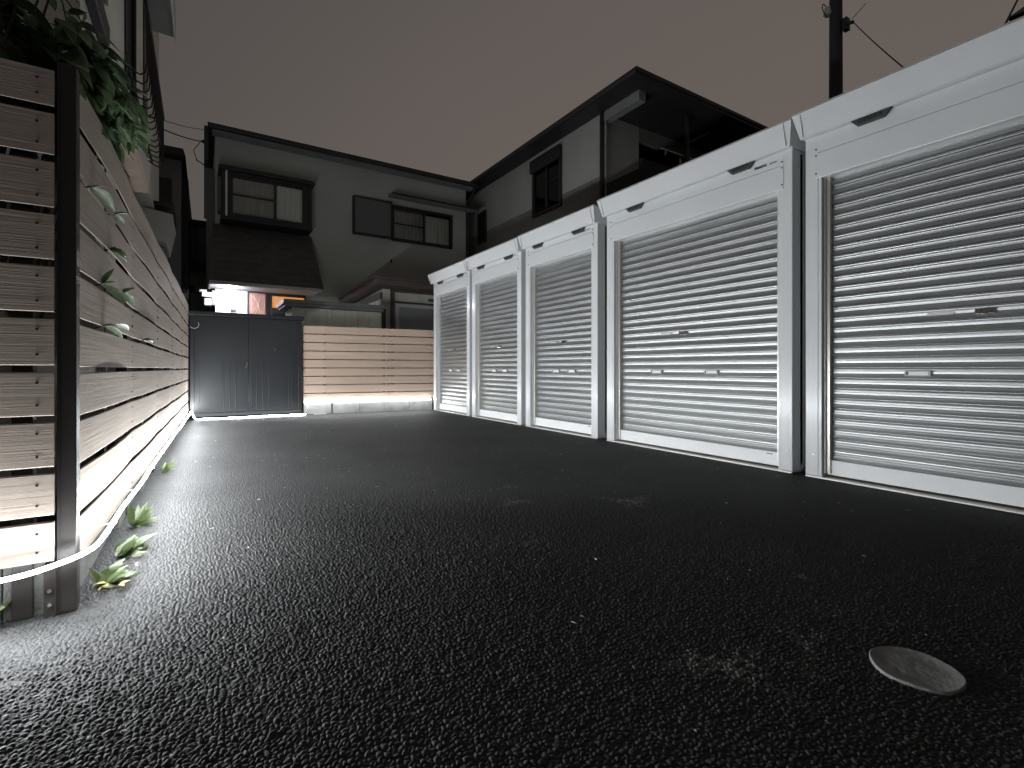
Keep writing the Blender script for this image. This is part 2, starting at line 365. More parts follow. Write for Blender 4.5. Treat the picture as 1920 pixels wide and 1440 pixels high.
def make_shed(y0, y1, H, depth, label, cat, vents, hcentre, two_handles=True):
    """y0 nearer the camera, y1 farther"""
    t = thing('roller_shutter_shed', (XF, y0, 0), label, cat, 'white roller shutter sheds standing in a row')
    X = XF; pw = 0.078
    b = MB()                                   # body: side sheets, back, gently sloping lid
    b.box(X+.02, X+depth, y0+.004, y0+.02, .03, H-.16, 'shedside')
    for k in range(10): b.box(X+.10+k*.19, X+.13+k*.19, y0, y0+.0038, .05, H-.18, 'shedside')
    b.box(X+.02, X+depth, y1-.02, y1-.004, .03, H-.16, 'shedside')
    b.box(X+depth-.02, X+depth-.002, y0+.021, y1-.021, .03, H-.16, 'shedside')
    b.box(X+.11, X+.13, y0+.021, y1-.021, .03, 1.93, 'room')
    b.build('body', t)
    for a, c in ((y0, y0+pw), (y1-pw, y1)):    # pillars
        b = MB(); b.box(X, X+.16, a, c, .012, H-.162, 'white', .004)
        s = 1 if a == y0 else -1; e = c if s == 1 else a
        b.box(X+.003, X+.10, e, e+s*.018, .012, 1.915, 'white')
        for zz in (.06, .15): b.tube([(X-.004, (a+c)/2-.01, zz), (X+.002, (a+c)/2-.01, zz)], .006, 'rail', 10)
        b.build('pillar', t)
        b = MB(); g0 = e+s*.0185; g1 = e+s*.050   # guide rail
        b.box(X+.045, X+.11, min(g0, g1), max(g0, g1), .03, 1.925, 'rail', .003)
        b.box(X+.030, X+.044, min(g0, g0+s*.010), max(g0, g0+s*.010), .03, 1.925, 'rail')
        b.build('guide_rail', t)
    b = MB()                                   # header above the shutter
    b.box(X-.004, X+.10, y0+pw*.72, y1-pw*.72, 1.915, 2.076, 'white', .003)
    b.box(X-.0015, X+.10, y0+pw*.72, y1-pw*.72, 2.079, H-.165, 'white')
    for yy in (y0+pw*.86, y1-pw*.86):
        for zz in (1.945, 2.06, 2.10): b.tube([(X-.008, yy, zz), (X-.003, yy, zz)], .0050, 'screw', 8)
    b.build('header_panel', t)
    b = MB()                                   # roof cap: fascia leaning outwards towards the top
    a, c = y0-.040, y1+.040
    zt, zb = H, H-.162
    b.hexa([(X-.050, a+.030, zb), (X+depth, a+.030, zb), (X+depth, c-.030, zb), (X-.050, c-.030, zb),
            (X-.092, a, zt-.018), (X+depth+.03, a, zt-.11), (X+depth+.03, c, zt-.11), (X-.092, c, zt-.018)], 'white')
    b.hexa([(X-.093, a-.001, zt-.0175), (X+depth+.03, a-.001, zt-.1095), (X+depth+.03, c+.001, zt-.1095), (X-.093, c+.001, zt-.0175),
            (X-.080, a+.008, zt), (X+depth+.03, a+.008, zt-.095), (X+depth+.03, c-.008, zt-.095), (X-.080, c-.008, zt)], 'white')
    b.box(X-.052, X-.046, a+.034, c-.034, zb-.010, zb-.0005, 'white')
    for yy in (a+.052, c-.052): b.hexa([(X-.0585, yy-.0012, zb+.004), (X-.04, yy-.0012, zb+.004), (X-.04, yy+.0012, zb+.004), (X-.0585, yy+.0012, zb+.004),
                                       (X-.0950, yy-.0012, zt-.022), (X-.07, yy-.0012, zt-.022), (X-.07, yy+.0012, zt-.022), (X-.0950, yy+.0012, zt-.022)], 'shedside')
    b.build('roof_cap', t)
    for yc in vents:                           # dark trapezoid ventilation grilles below the cap
        b = MB(); w1, w2 = .105, .068
        prof = [(yc-w1, zb-.001), (yc+w1, zb-.001), (yc+w2, zb-.042), (yc-w2, zb-.042)]
        b.extrude(prof, 'x', X-.030, X-.0045, 'plastic')
        for k in range(5): b.box(X-.033, X-.0302, yc-.060+k*.026, yc-.044+k*.026, zb-.030, zb-.010, 'frame')
        b.build('vent', t)
    b = MB()                                   # shutter
    yy0, yy1 = y0+pw+.030, y1-pw-.030
    pr = slat_profile(.118, 1.93, X+.086)
    b.extrude(pr, 'y', yy0, yy1, 'slat', closed=False)
    sh = b.build('shutter', t)
    zc = 1.93-19*.0648-.026                    # a rib centre, about 0.67 m up
    hc = [hcentre-.275*(.5 if y1-y0 < 1.5 else 1), hcentre+.275*(.5 if y1-y0 < 1.5 else 1)]
    for yc in hc:
        b = MB(); b.box(X+.062, X+.076, yc-.062, yc+.062, zc-.017, zc+.016, 'handle', .006)
        b.box(X+.0605, X+.0619, yc-.048, yc+.040, zc-.009, zc+.009, 'whitesill'); b.box(X+.0598, X+.0617, yc+.042, yc+.053, zc-.008, zc+.009, 'plastic')
        b.build('handle', sh)
    b = MB(); zl = zc+5*.0648
    b.tube([(X+.062, hcentre-.01, zl), (X+.076, hcentre-.01, zl)], .016, 'chrome', 20)
    b.box(X+.064, X+.076, hcentre-.045, hcentre+.035, zl-.013, zl+.013, 'chrome', .004)
    b.box(X+.0625, X+.0638, hcentre-.030, hcentre+.010, zl-.008, zl+.008, 'ink')
    b.build('lock', sh)
    b = MB(); b.box(X+.0695, X+.0702, hcentre+.12, hcentre+.235, zl-.006, zl+.008, 'sticker'); b.build('sticker', sh)
    b = MB(); b.box(X+.058, X+.10, yy0-.004, yy1+.004, .022, .1175, 'whitesill', .003)
    b.box(X+.055, X+.0578, yy0+.06, yy0+.10, .098, .104, 'inkg'); b.build('bottom_rail', sh)
    b = MB(); b.box(X-.006, X+.16, y0+.002, y1-.002, .000, .011, 'rail', .002); b.build('sill', t)
    # maker's mark at the nearer end of the header, in heavy black letters with a small grey line after it
    cu = bpy.data.curves.new('maker_mark', 'FONT'); cu.body = 'INABA'; cu.size = .026; cu.extrude = .0004; cu.offset = .0009; cu.space_character = 1.05
    to = bpy.data.objects.new('tmp', cu); me = bpy.data.meshes.new_from_object(to)
    bpy.data.objects.remove(to)
    w = max(v.co.x for v in me.vertices); k = .090/w
    for v in me.vertices:
        v.co = Vector((X-.0055-v.co.z-XF, (y0+.262)-v.co.x*k*1.0-y0, 2.108+v.co.y))
    me.materials.clear(); me.materials.append(M['ink'])
    o = bpy.data.objects.new('maker_mark', me); C.objects.link(o); o.parent = t
    b = MB()
    for q, wq in enumerate((.008, .006, .007, .005, .008, .006)):
        ya = y0+.152-q*.009; b.box(X-.0057, X-.0044, ya-wq, ya, 2.112, 2.112+(.007 if q % 2 else .009), 'inkg')
    b.build('small_print', t)
    return t

s1 = make_shed(-.095, 1.676, 2.35, 2.0, 'white shed closest to the camera, cut by the right picture edge, one handle pocket showing', 'storage shed', (.285, 1.30), .83)
s2 = make_shed(1.760, 3.530, 2.335, 2.0, 'wide white shed whose complete double width shutter is in view with two handle pockets', 'storage shed', (2.12, 3.15), 2.70)
s3 = make_shed(3.660, 4.940, 2.31, 2.0, 'narrow white shed directly beside the fully visible wide shed', 'storage shed', (3.94, 4.665), 4.29)
s4 = make_shed(5.035, 6.330, 2.30, 2.0, 'narrow white shed standing between two other narrow sheds', 'storage shed', (5.31, 6.04), 5.68)
s5 = make_shed(6.410, 7.720, 2.29, 2.0, 'farthest white shed of the row, touching the tan rear fence', 'storage shed', (6.69, 7.42), 7.06)

# ------------------------------------------------------------------ side fence (composite boards)
fx = lambda y: -.31+.028*(y-1.93)
side = thing('slat_fence', (-.31, 1.93, 0), 'long grey beige board fence running back along the left side of the lot', 'fence', 'horizontal board fences')
joints = [1.935, 2.99, 4.12, 5.30, 6.60, 7.98]
PIT = .1458; ZB = .122
for j in range(5):
    a, c = joints[j]+.001, joints[j+1]-.001
    b = MB(); n = 10; rj = random.Random(40+j); dz = rj.uniform(-.003, .003)
    for k in range(10):
        z0 = ZB+k*PIT+dz+rj.uniform(-.0015, .0015); z1 = z0+PIT-.0175
        bow = rj.uniform(.004, .010)
        vs = []
        for i in range(n+1):
            y = a+(c-a)*i/n; x = fx(y)+bow*math.sin(PI*i/n); q = .0025
            vs += [(x-.009, y, z0+.009), (x-.0015, y, z0), (x, y, z0+q), (x, y, z1-q), (x-.002, y, z1), (x-.009, y, z1-.003)]
        fs = [(i*6+m_, i*6+(m_+1) % 6, (i+1)*6+(m_+1) % 6, (i+1)*6+m_) for i in range(n) for m_ in range(6)]
        fs += [tuple(range(6)), tuple(n*6+m_ for m_ in range(6))[::-1]]
        b.add(vs, fs, 'board')
        for yy in (a+.014, c-.014):
            for zz in (z0+.028, z1-.028): b.tube([(fx(yy)-.001, yy, zz), (fx(yy)+.0022, yy, zz)], .0032, 'screw', 6)
        if k in (5, 6): b.tube([(fx(c-.006), c-.006, z0+.05), (fx(c-.006)+.006, c-.006, z0+.05)], .007, 'screw', 8)
    b.build('slat_panel', side)
for y in (2.99, 4.12, 5.30, 6.60, 7.95):
    b = MB(); b.box(fx(y)-.060, fx(y)-.017, y-.022, y+.022, 0, 1.55, 'brown', .002); b.build('post', side)
for y in (2.47, 3.55, 4.70, 5.95, 7.3):
    b = MB(); b.box(fx(y)-.022, fx(y)-.0165, y-.006, y+.006, .12, 1.55, 'rail'); b.build('tie_bar', side)
b = MB(); b.box(-.345, -.303, 1.872, 1.922, 0, 1.575, 'brown', .003)
b.box(-.372, -.3455, 1.866, 1.8705, 0, .145, 'brown')
for zz in (.036, .075): b.tube([(-.358, 1.858, zz), (-.358, 1.8658, zz)], .0055, 'chrome', 10)
b.box(-.3448, -.338, 1.8705, 1.8718, .0, 1.56, 'frame')
b.build('corner_post', side)
b = MB()
for i in range(8):
    ya = 2.0+i*.75; b.box(fx(ya)-.16, fx(ya)-.016, ya, ya+.745, -.01, .112, 'dirtyblock', .003)
b.build('base_wall', side)

# front return of the fence, facing the camera
fr = thing('slat_fence', (-.37, 1.86, 0), 'short dim board fence facing the camera at the left picture edge, with screw pairs', 'fence', 'horizontal board fences')
b = MB(); rj = random.Random(5)
zs = [.153, .283, .419, .563, .705, .855, 1.003, 1.150, 1.298, 1.435, 1.545]
for k in range(10):
    z0, z1 = zs[k]+.004, zs[k+1]-.015+ (0 if k < 9 else .012)
    q = .0025
    prof = [(1.874, z0+.009), (1.8645, z0), (1.8625, z0+q), (1.8625, z1-q), (1.865, z1), (1.875, z1)]
    b.extrude(prof, 'x', -2.6, -.3495, 'board')
    for xx in (-.385, -.80, -1.3):
        for zz in (z0+.030, z1-.030): b.tube([(xx, 1.8605, zz), (xx, 1.8635, zz)], .0032, 'screw', 8)
b.build('slat_panel', fr)
for x in (-.42, -.60, -1.2, -1.9):
    b = MB(); b.box(x-.022, x+.022, 1.885, 1.925, 0, 1.53, 'brown', .002); b.build('post', fr)
b = MB(); b.box(-.46, -.374, 1.895, 2.02, -.01, .148, 'dirtyblock'); b.box(-.492, -.464, 1.890, 2.10, -.01, .150, 'dirtyblock'); b.box(-2.5, -.53, 1.93, 2.05, -.01, .12, 'dirtyblock'); b.build('base_wall', fr)

# rear fence
rear = thing('slat_fence', (1.33, 8.02, 0), 'low tan pinkish board fence across the back, between dark cabinet and farthest shed', 'fence', 'horizontal board fences')
def ry(x): return 8.03-.105*(x-1.32)
jr = [1.325, 1.63, 2.615, 3.60]
for j in range(3):
    b = MB()
    for k in range(9):
        z0 = .195+k*.1305; z1 = z0+.115; a, c = jr[j]+.001, jr[j+1]-.001
        b.hexa([(a, ry(a), z0), (c, ry(c), z0), (c, ry(c)+.014, z0), (a, ry(a)+.014, z0), (a, ry(a), z1), (c, ry(c), z1), (c, ry(c)+.014, z1), (a, ry(a)+.014, z1)], 'board_rear')
    b.build('slat_panel', rear)
for x in (1.63, 2.615):
    b = MB(); b.box(x-.02, x+.02, ry(x)+.017, ry(x)+.05, 0, 1.35, 'brown'); b.build('post', rear)
b = MB()
for i, x in enumerate((1.33, 1.75, 2.15, 2.55, 2.95)):
    b.hexa([(x, ry(x)+.002, -.01), (x+.395, ry(x+.395)+.002, -.01), (x+.395, ry(x)+.14, -.01), (x, ry(x)+.14, -.01),
            (x, ry(x)+.002, .185), (x+.395, ry(x+.395)+.002, .185), (x+.395, ry(x)+.14, .185), (x, ry(x)+.14, .185)], 'block')
b.build('base_wall', rear)

# ------------------------------------------------------------------ LED ropes
def rope(b, path, outs, r, low=None):
    """round rope whose diodes shine out of the side that faces away from the fence"""
    pts = smooth_path(path); n = 8; seg = len(pts)
    for i in range(seg-1):
        p, q = pts[i], pts[i+1]; d = (q-p).normalized(); o = Vector(outs[min(len(outs)-1, i//10)])
        o = (o-d*o.dot(d)).normalized(); s2 = d.cross(o)
        for k in range(n):
            a0, a1 = 2*PI*(k-.5)/n, 2*PI*(k+.5)/n
            def pt(c, a): return c+o*(math.cos(a)*r)+s2*(math.sin(a)*r)
            b.add([pt(p, a0), pt(p, a1), pt(q, a1), pt(q, a0)], [(0, 1, 2, 3)], (('led_low' if k in (0, 1, 7) else 'led_low_back') if low and low(p) else ('led' if k in (0, 1, 7) else ('led_low_back' if p.y < 1.90 and not low(p) else 'led_back'))), True)
def smooth_path(p, n=10):
    out = []
    for i in range(len(p)-1):
        p0 = Vector(p[max(i-1, 0)]); p1 = Vector(p[i]); p2 = Vector(p[i+1]); p3 = Vector(p[min(i+2, len(p)-1)])
        for k in range(n):
            t = k/n
            out.append(0.5*((2*p1)+(-p0+p2)*t+(2*p0-5*p1+4*p2-p3)*t*t+(-p0+3*p1-3*p2+p3)*t**3))
    out.append(Vector(p[-1])); return out
rr_ = random.Random(11)
path = [(-2.3, 1.808, .142), (-1.4, 1.808, .138), (-.7, 1.808, .138), (-.45, 1.810, .142), (-.345, 1.820, .156), (-.268, 1.850, .178), (-.246, 1.98, .192)]
y = 2.25
while y < 7.6:
    path.append((fx(y)+.064+rr_.uniform(-.004, .004), y, .200-.006*(y-2.2)+rr_.uniform(-.006, .006))); y += .42
path += [(-.090, 7.74, .10), (-.060, 7.86, .025), (0.05, 7.885, .012), (.5, 7.89, .012), (.95, 7.885, .014), (1.33, 7.875, .014)]
outs = []
for p_ in path:
    outs.append((0, -1, .15) if p_[0] < -.30 and p_[1] < 1.9 else ((1, -.5, .35) if p_[1] < 1.9 else ((1, 0, .12) if p_[0] < -.1 and p_[1] < 7.8 else (0, -1, .6))))
o = MB(); rope(o, path, outs, .0060, lambda p: p.y > 7.6)
r1 = thing('led_rope_light', (-.31, 1.9, .13), 'glowing white rope light along left fence foot, then on the ground below the dark cabinet', 'rope light', 'glowing rope lights')
o.build('glowing_tube', r1)
for yy in [2.1+i*.55 for i in range(10)]:
    b = MB(); b.box(fx(yy)+.0015, fx(yy)+.068, yy-.005, yy+.005, .181-.006*(yy-2.2), .184-.006*(yy-2.2), 'clips'); b.build('cable_clip', r1)
path = [(x, ry(x)-.020, .182+rr_.uniform(-.003, .003)) for x in (1.34, 1.7, 2.1, 2.5, 2.9, 3.30)]
o = MB(); rope(o, path, [(0, -1, .3)], .0055, lambda p: True)
tag(o.build('led_rope_light', loc=(1.34, 8.0, .18)), 'straight glowing white rope light under the tan rear fence boards', 'rope light', 'glowing rope lights')

# ------------------------------------------------------------------ dark steel cabinet
cb = thing('storage_cabinet', (.59, 8.0, 0), 'low black steel cabinet with double doors behind the bright rope light', 'cabinet')
b = MB(); b.box(-.125, 1.298, 8.03, 8.85, .035, 1.43, 'cabinet'); b.box(-.125, 1.298, 8.0, 8.03, .035, .085, 'cabinet', .003)
b.box(-.125, -.075, 8.0, 8.03, .086, 1.43, 'cabinet', .003); b.box(1.248, 1.298, 8.0, 8.03, .086, 1.43, 'cabinet', .003); b.build('body', cb)
for a, c, ribs in ((-.072, .583, (.02, .05, .34, .42, .49)), (.587, 1.245, (.03, .10, .18, .26, .53, .57))):
    b = MB(); b.box(a, c, 8.004, 8.028, .088, 1.425, 'cabinet_door', .003)
    for r_ in ribs: b.box(a+r_, a+r_+.010, 7.9985, 8.0035, .10, .98 if r_ > .3 and a > 0 else .80, 'cabinet_door', .002)
    d = b.build('door', cb)
    if a < 0:
        b = MB(); b.box(.550, .572, 7.990, 8.0035, .70, .80, 'chrome', .004); b.tube([(.561, 7.984, .715), (.561, 7.990, .715)], .008, 'chrome'); b.build('handle', d)
b = MB(); b.box(-.15, 1.325, 7.955, 8.88, 1.432, 1.487, 'cabinet', .006); b.build('roof_cap', cb)
b = MB(); b.tube([(.935, 7.990, .985), (.935, 8.0035, .985)], .036, 'cabinet_door', 24); b.tube([(.935, 7.984, .985), (.935, 7.9899, .985)], .022, 'chrome', 20); b.build('round_emblem', cb)
hk = MB(); hk.tube([(-.075+.055*math.sin(t), 7.985, 1.36-.055+.055*math.cos(t)) for t in [R(d_) for d_ in range(60, 250, 15)]], .0045, 'vinyl', 8)
tag(hk.build('cable_loop', loc=(-.05, 7.985, 1.30)), 'small pale cable loop hanging at the upper left corner of the black cabinet', 'cable')
b = MB(); b.box(1.45, 1.63, 7.86, 7.90, .001, .012, 'handle', .003)
tag(b.build('plastic_strip', loc=(1.53, 7.88, 0)), 'small bright strip lying on the asphalt before the rear fence', 'strip')

# ------------------------------------------------------------------ low panelled wall shed behind the cabinet
cp = thing('garden_shed', (2.05, 9.0, 0), 'low cream panelled shed with green grey lid behind the dark cabinet and tan fence', 'shed')
b = MB()
for i in range(7):
    x0 = 1.30+i*.219; b.box(x0, x0+.212, 9.0, 9.02, 0, 1.74, 'cream', .003)
b.box(1.30, 2.83, 9.022, 9.70, 0, 1.738, 'cream'); b.build('wall', cp)
b = MB(); b.box(1.19, 2.86, 8.94, 9.76, 1.745, 1.80, 'greencap', .004); b.box(1.17, 2.88, 8.92, 9.78, 1.802, 1.865, 'greencap', .005); b.box(1.160, 1.1695, 8.92, 9.78, 1.79, 1.862, 'whiteframe'); b.build('lid', cp)
b = MB(); b.box(2.87, 2.93, 9.02, 9.08, 0, 1.82, 'iron', .004); b.box(2.86, 2.94, 9.01, 9.09, 1.821, 1.85, 'porcelain'); 
tag(b.build('rain_pipe', loc=(2.9, 9.05, 0)), 'thin black upright pipe between the low cream shed and the brown roofed lean-to', 'pipe')

# lean-to
lt = thing('lean_to', (3.0, 9.6, 0), 'small cream lean-to with brown flat roof and white framed window behind the farthest shed', 'outbuilding')
b = MB(); b.box(3.05, 6.0, 9.62, 11.9, 0, 2.30, 'cream'); b.build('wall', lt)
b = MB(); b.hexa([(2.78, 9.2, 2.30), (6.2, 9.2, 2.30), (6.2, 11.95, 2.22), (2.78, 11.95, 2.22), (2.78, 9.2, 2.405), (6.2, 9.2, 2.405), (6.2, 11.95, 2.33), (2.78, 11.95, 2.33)], 'brownroof')
b.hexa([(2.74, 9.16, 2.408), (6.2, 9.16, 2.408), (6.2, 11.97, 2.335), (2.74, 11.97, 2.335), (2.74, 9.16, 2.44), (6.2, 9.16, 2.44), (6.2, 11.97, 2.365), (2.74, 11.97, 2.365)], 'brownroof')
b.build('roof', lt)
b = MB(); b.box(3.00, 3.048, 9.60, 11.9, 2.08, 2.215, 'shutterbox'); b.box(3.02, 3.048, 9.64, 11.9, 0, 2.078, 'cream'); b.build('side_boards', lt)
b = MB(); b.box(3.21, 3.29, 9.585, 9.619, 0, 2.30, 'brownroof'); b.box(3.291, 6.0, 9.59, 9.619, 2.02, 2.055, 'brownroof'); b.box(3.291, 6.0, 9.59, 9.619, 2.24, 2.30, 'brownroof'); b.build('post', lt)
b = MB(); b.box(4.02, 4.15, 9.60, 9.619, 2.10, 2.16, 'shutterbox'); b.build('vent', lt)
b = MB(); b.box(3.31, 3.36, 9.575, 9.619, 1.2, 2.01, 'whiteframe'); b.box(3.361, 5.2, 9.575, 9.619, 1.945, 2.01, 'whiteframe'); b.box(3.361, 3.385, 9.59, 9.619, 1.2, 1.944, 'whiteframe')
wn = b.build('window', lt); b = MB(); b.box(3.386, 5.2, 9.602, 9.618, 1.2, 1.944, 'frost'); b.build('pane', wn)

# ------------------------------------------------------------------ windows helper (in a wall facing -Y)
def window_y(parent, x0, x1, z0, z1, y, fw=.05, split=.5, bar=True, left='net', right='curtain', dep=.10, name='window'):
    b = MB(); yf = y-.045
    b.box(x0, x0+fw, yf, y+dep, z0, z1, 'frame'); b.box(x1-fw, x1, yf, y+dep, z0, z1, 'frame')
    b.box(x0+fw, x1-fw, yf, y+dep, z1-fw, z1, 'frame'); b.box(x0+fw, x1-fw, yf, y+dep, z0, z0+fw*1.3, 'frame')
    xm = x0+(x1-x0)*split; b.box(xm-.022, xm+.022, yf+.005, y+.01, z0+fw*1.3, z1-fw, 'frame')
    if bar: b.box(x0+fw, xm-.022, yf+.010, y+.005, (z0+z1)/2-.012, (z0+z1)/2+.012, 'frame')
    w = b.build(name, parent)
    b = MB(); b.box(x0+fw, xm-.022, y-.02, y-.016, z0+fw*1.3, z1-fw, 'glass'); b.build('pane', w)
    b = MB(); b.box(xm+.022, x1-fw, y-.012, y-.008, z0+fw*1.3, z1-fw, 'glass'); b.build('pane', w)
    for (a, c, mm, k) in ((x0+fw, xm-.022, left, 0), (xm+.022, x1-fw, right, 1)):
        b = MB(); n = 60; pr = []
        for i in range(n+1):
            t = i/n; pr.append((a+(c-a)*t, y+.045+.010*math.sin(t*(c-a)*62+k)+.004*math.sin(t*(c-a)*141)))
        zt = z1-fw-.05; b.extrude(pr, 'z', z0+fw*1.3, zt, mm, closed=False, smooth=True); b.build('curtain', w)
    return w

# ------------------------------------------------------------------ house A, straight ahead
ha = thing('house', (3.2, 12.0, 0), 'two storey greenish grey house straight ahead with lit entrance and bay window', 'house', 'houses around the lot')
b = MB(); b.box(.255, 6.12, 12.0, 12.10, 0, 3.935, 'stuccoA')
b.box(.255, .30, 12.0, 12.10, 3.936, 5.60, 'stuccoA'); b.box(.30, 6.12, 12.0, 12.10, 4.80, 5.60, 'stuccoA')
b.box(2.05, 4.03, 12.0, 12.10, 3.936, 4.80, 'stuccoA'); b.box(5.70, 6.12, 12.0, 12.10, 3.936, 4.80, 'stuccoA')
b.box(.255, 6.12, 12.10, 18, 0, 3.6, 'stuccoA'); b.box(.255, 6.12, 12.40, 18, 3.6, 5.60, 'stuccoA'); b.box(.255, .30, 12.101, 12.399, 3.6, 5.6, 'stuccoA'); b.box(6.08, 6.12, 12.101, 12.399, 3.6, 5.6, 'stuccoA')
b.build('wall', ha)
b = MB(); b.box(.14, 6.32, 11.70, 18.3, 5.605, 5.655, 'roofdark'); b.box(.12, 6.34, 11.68, 18.3, 5.657, 5.70, 'roofdark', .004)
b.box(.20, 6.25, 11.76, 12.0, 5.56, 5.604, 'fascia'); rf = b.build('roof', ha)
b = MB(); b.tube([(.14, 11.66, 5.625), (6.34, 11.66, 5.600)], .042, 'roofdark', 10); b.build('gutter', rf)
b = MB(); b.box(.06, .135, 11.75, 12.2, 4.93, 5.64, 'roofdark'); b.box(.06, .25, 12.15, 12.35, 3.9, 4.92, 'shutterbox'); b.box(.10, .25, 12.15, 12.30, 2.4, 3.9, 'shutterbox'); b.build('side_panel', ha)
# bay window
by = MB(); by.box(.34, 2.09, 11.49, 11.999, 3.74, 3.80, 'frame', .004); by.box(.30, 2.13, 11.44, 11.999, 4.735, 4.79, 'frame', .004)
by.hexa([(.30, 11.44, 4.792), (2.13, 11.44, 4.792), (2.13, 11.998, 4.792), (.30, 11.998, 4.792), (.40, 11.56, 4.86), (2.03, 11.56, 4.86), (2.03, 11.998, 4.90), (.40, 11.998, 4.90)], 'frame')
for (a, c) in ((.36, .42), (2.02, 2.07)): by.box(a, c, 11.50, 11.56, 3.801, 4.734, 'frame')
for (a, c) in ((.355, .37), (2.055, 2.07)): by.box(a, c, 11.93, 11.998, 3.801, 4.734, 'frame')
for (a, c) in ((.365, .375), (2.05, 2.06)): by.box(a, c, 11.561, 11.929, 3.801, 3.90, 'curtain')
for (a, c) in ((.375, .378), (2.045, 2.048)): by.box(a, c, 11.64, 11.86, 3.901, 4.70, 'curtain')
byo = by.build('bay_window', ha)
w_ = window_y(ha, .50, 1.94, 3.805, 4.730, 11.56, .055, .585)
b = MB(); b.box(.425, .497, 11.52, 11.56, 3.801, 4.733, 'curtain'); b.box(.46, .499, 11.515, 11.5195, 3.801, 4.733, 'frame'); b.build('side_jamb', ha)
b = MB(); b.box(1.942, 2.018, 11.52, 11.56, 3.801, 4.733, 'frame'); b.build('side_jamb', ha)
# sliding window with shutter box and hood
window_y(ha, 4.03, 5.70, 3.90, 4.80, 12.0, .06, .52, True, 'net', 'curtain')
b = MB(); b.box(3.07, 4.025, 11.90, 11.999, 3.93, 4.84, 'frame'); b.box(3.115, 3.98, 11.893, 11.8995, 3.975, 4.795, 'shutterbox'); b.build('shutter_box', ha)
b = MB(); b.hexa([(3.95, 11.62, 4.92), (6.28, 11.62, 4.92), (6.28, 11.999, 4.97), (3.95, 11.999, 4.97), (3.95, 11.62, 4.965), (6.28, 11.62, 4.965), (6.28, 11.999, 5.05), (3.95, 11.999, 5.05)], 'fascia')
b.box(3.93, 6.30, 11.595, 11.619, 4.94, 4.985, 'roofdark'); b.build('window_hood', ha)
b = MB(); b.tube([(6.20, 11.66, 5.58), (6.20, 11.75, 5.40), (6.17, 11.95, 5.25), (6.17, 11.95, 2.3)], .035, 'iron', 10); b.build('rain_pipe', ha)
b = MB(); b.tube([(4.02, 11.99, 3.40), (4.02, 11.94, 3.40)], .022, 'iron', 8); b.tube([(4.02, 11.95, 3.40), (4.02, 11.95, 3.33)], .014, 'iron', 8); b.build('hook', ha)
# canopy roof over the entrance
b = MB(); b.hexa([(.12, 11.0, 2.40), (2.22, 11.0, 2.40), (2.22, 11.999, 2.40), (.12, 11.999, 2.40), (.22, 11.93, 3.71), (2.13, 11.93, 3.71), (2.13, 11.999, 3.74), (.22, 11.999, 3.74)], 'shingle')
for k in range(9):
    t = k/9; yy = 11.0+.93*t; zz = 2.40+1.31*t; x0 = .12+.10*t; x1 = 2.22-.09*t
    b.hexa([(x0, yy-.010, zz+.004), (x1, yy-.010, zz+.004), (x1, yy+.06, zz+.010), (x0, yy+.06, zz+.010), (x0, yy-.004, zz+.016), (x1, yy-.004, zz+.016), (x1, yy+.06, zz+.088), (x0, yy+.06, zz+.088)], 'shingle')
b.build('entrance_canopy', ha)
b = MB(); b.box(.14, 2.19, 11.02, 11.10, 2.335, 2.398, 'soffit'); b.box(.14, 2.19, 11.101, 11.998, 2.37, 2.398, 'soffit'); b.box(.135, .16, 11.101, 11.998, 2.335, 2.369, 'soffit'); b.build('soffit', ha)
b = MB(); b.box(.262, .845, 11.965, 11.998, 0, 2.335, 'porchwall'); b.build('porch_wall', ha)
b = MB(); b.box(.53, .63, 11.92, 11.964, 1.93, 2.06, 'shutterbox', .006); b.build('intercom', ha)
b = MB(); b.tube([(.50, 11.50, 2.335), (.50, 11.50, 2.369)], .10, 'lamp', 24); b.build('porch_lamp', ha)
b = MB(); b.box(.855, 1.25, 11.955, 11.998, 0, 2.36, 'frame'); b.box(.885, 1.20, 11.945, 11.9545, 0, 2.33, 'doorwood'); dr = b.build('door', ha)
b = MB()
for (x0, z0, x1, z1) in ((.93, 1.9, 1.14, 2.28), (1.14, 1.9, .93, 2.28), (.99, 1.85, 1.10, 2.30), (1.10, 1.85, .96, 2.3), (.92, 1.95, .92, 2.3), (1.165, 1.9, 1.165, 2.3)):
    b.tube([(x0, 11.943, z0), ((x0+x1)/2+.02, 11.941, (z0+z1)/2), (x1, 11.943, z1)], .006, 'doorcarve', 6)
b.build('carving', dr)
b = MB(); b.box(1.27, 1.33, 11.95, 11.998, 0, 2.36, 'frame'); b.box(1.331, 2.02, 11.95, 11.998, 2.30, 2.36, 'frame'); b.box(1.99, 2.04, 11.95, 11.998, 0, 2.299, 'frame'); b.box(1.331, 1.989, 11.95, 11.998, 1.9, 2.04, 'frame'); b.box(1.331,1.989,11.97,11.998,0,1.899,'shutterbox')
lw = b.build('lit_window', ha); b = MB(); b.box(1.331, 1.989, 11.975, 11.99, 2.041, 2.299, 'warm'); b.build('pane', lw)
# small boxes on the house corner, left of the entrance
bx = thing('meter_box', (.12, 11.7, 2.0), 'small pale meter box on a bracket left of the lit entrance', 'meter box')
b = MB(); b.box(.02, .20, 11.72, 11.84, 2.16, 2.25, 'whiteframe', .006); b.box(-.02, .10, 11.72, 11.84, 2.252, 2.30, 'cream', .004); b.build('upper_box', bx)
b = MB(); b.box(.06, .19, 11.72, 11.84, 1.98, 2.13, 'block', .006); b.build('lower_box', bx)
b = MB(); b.box(.201, .262, 11.76, 11.96, 2.0, 2.3, 'shutterbox'); b.build('bracket', bx)

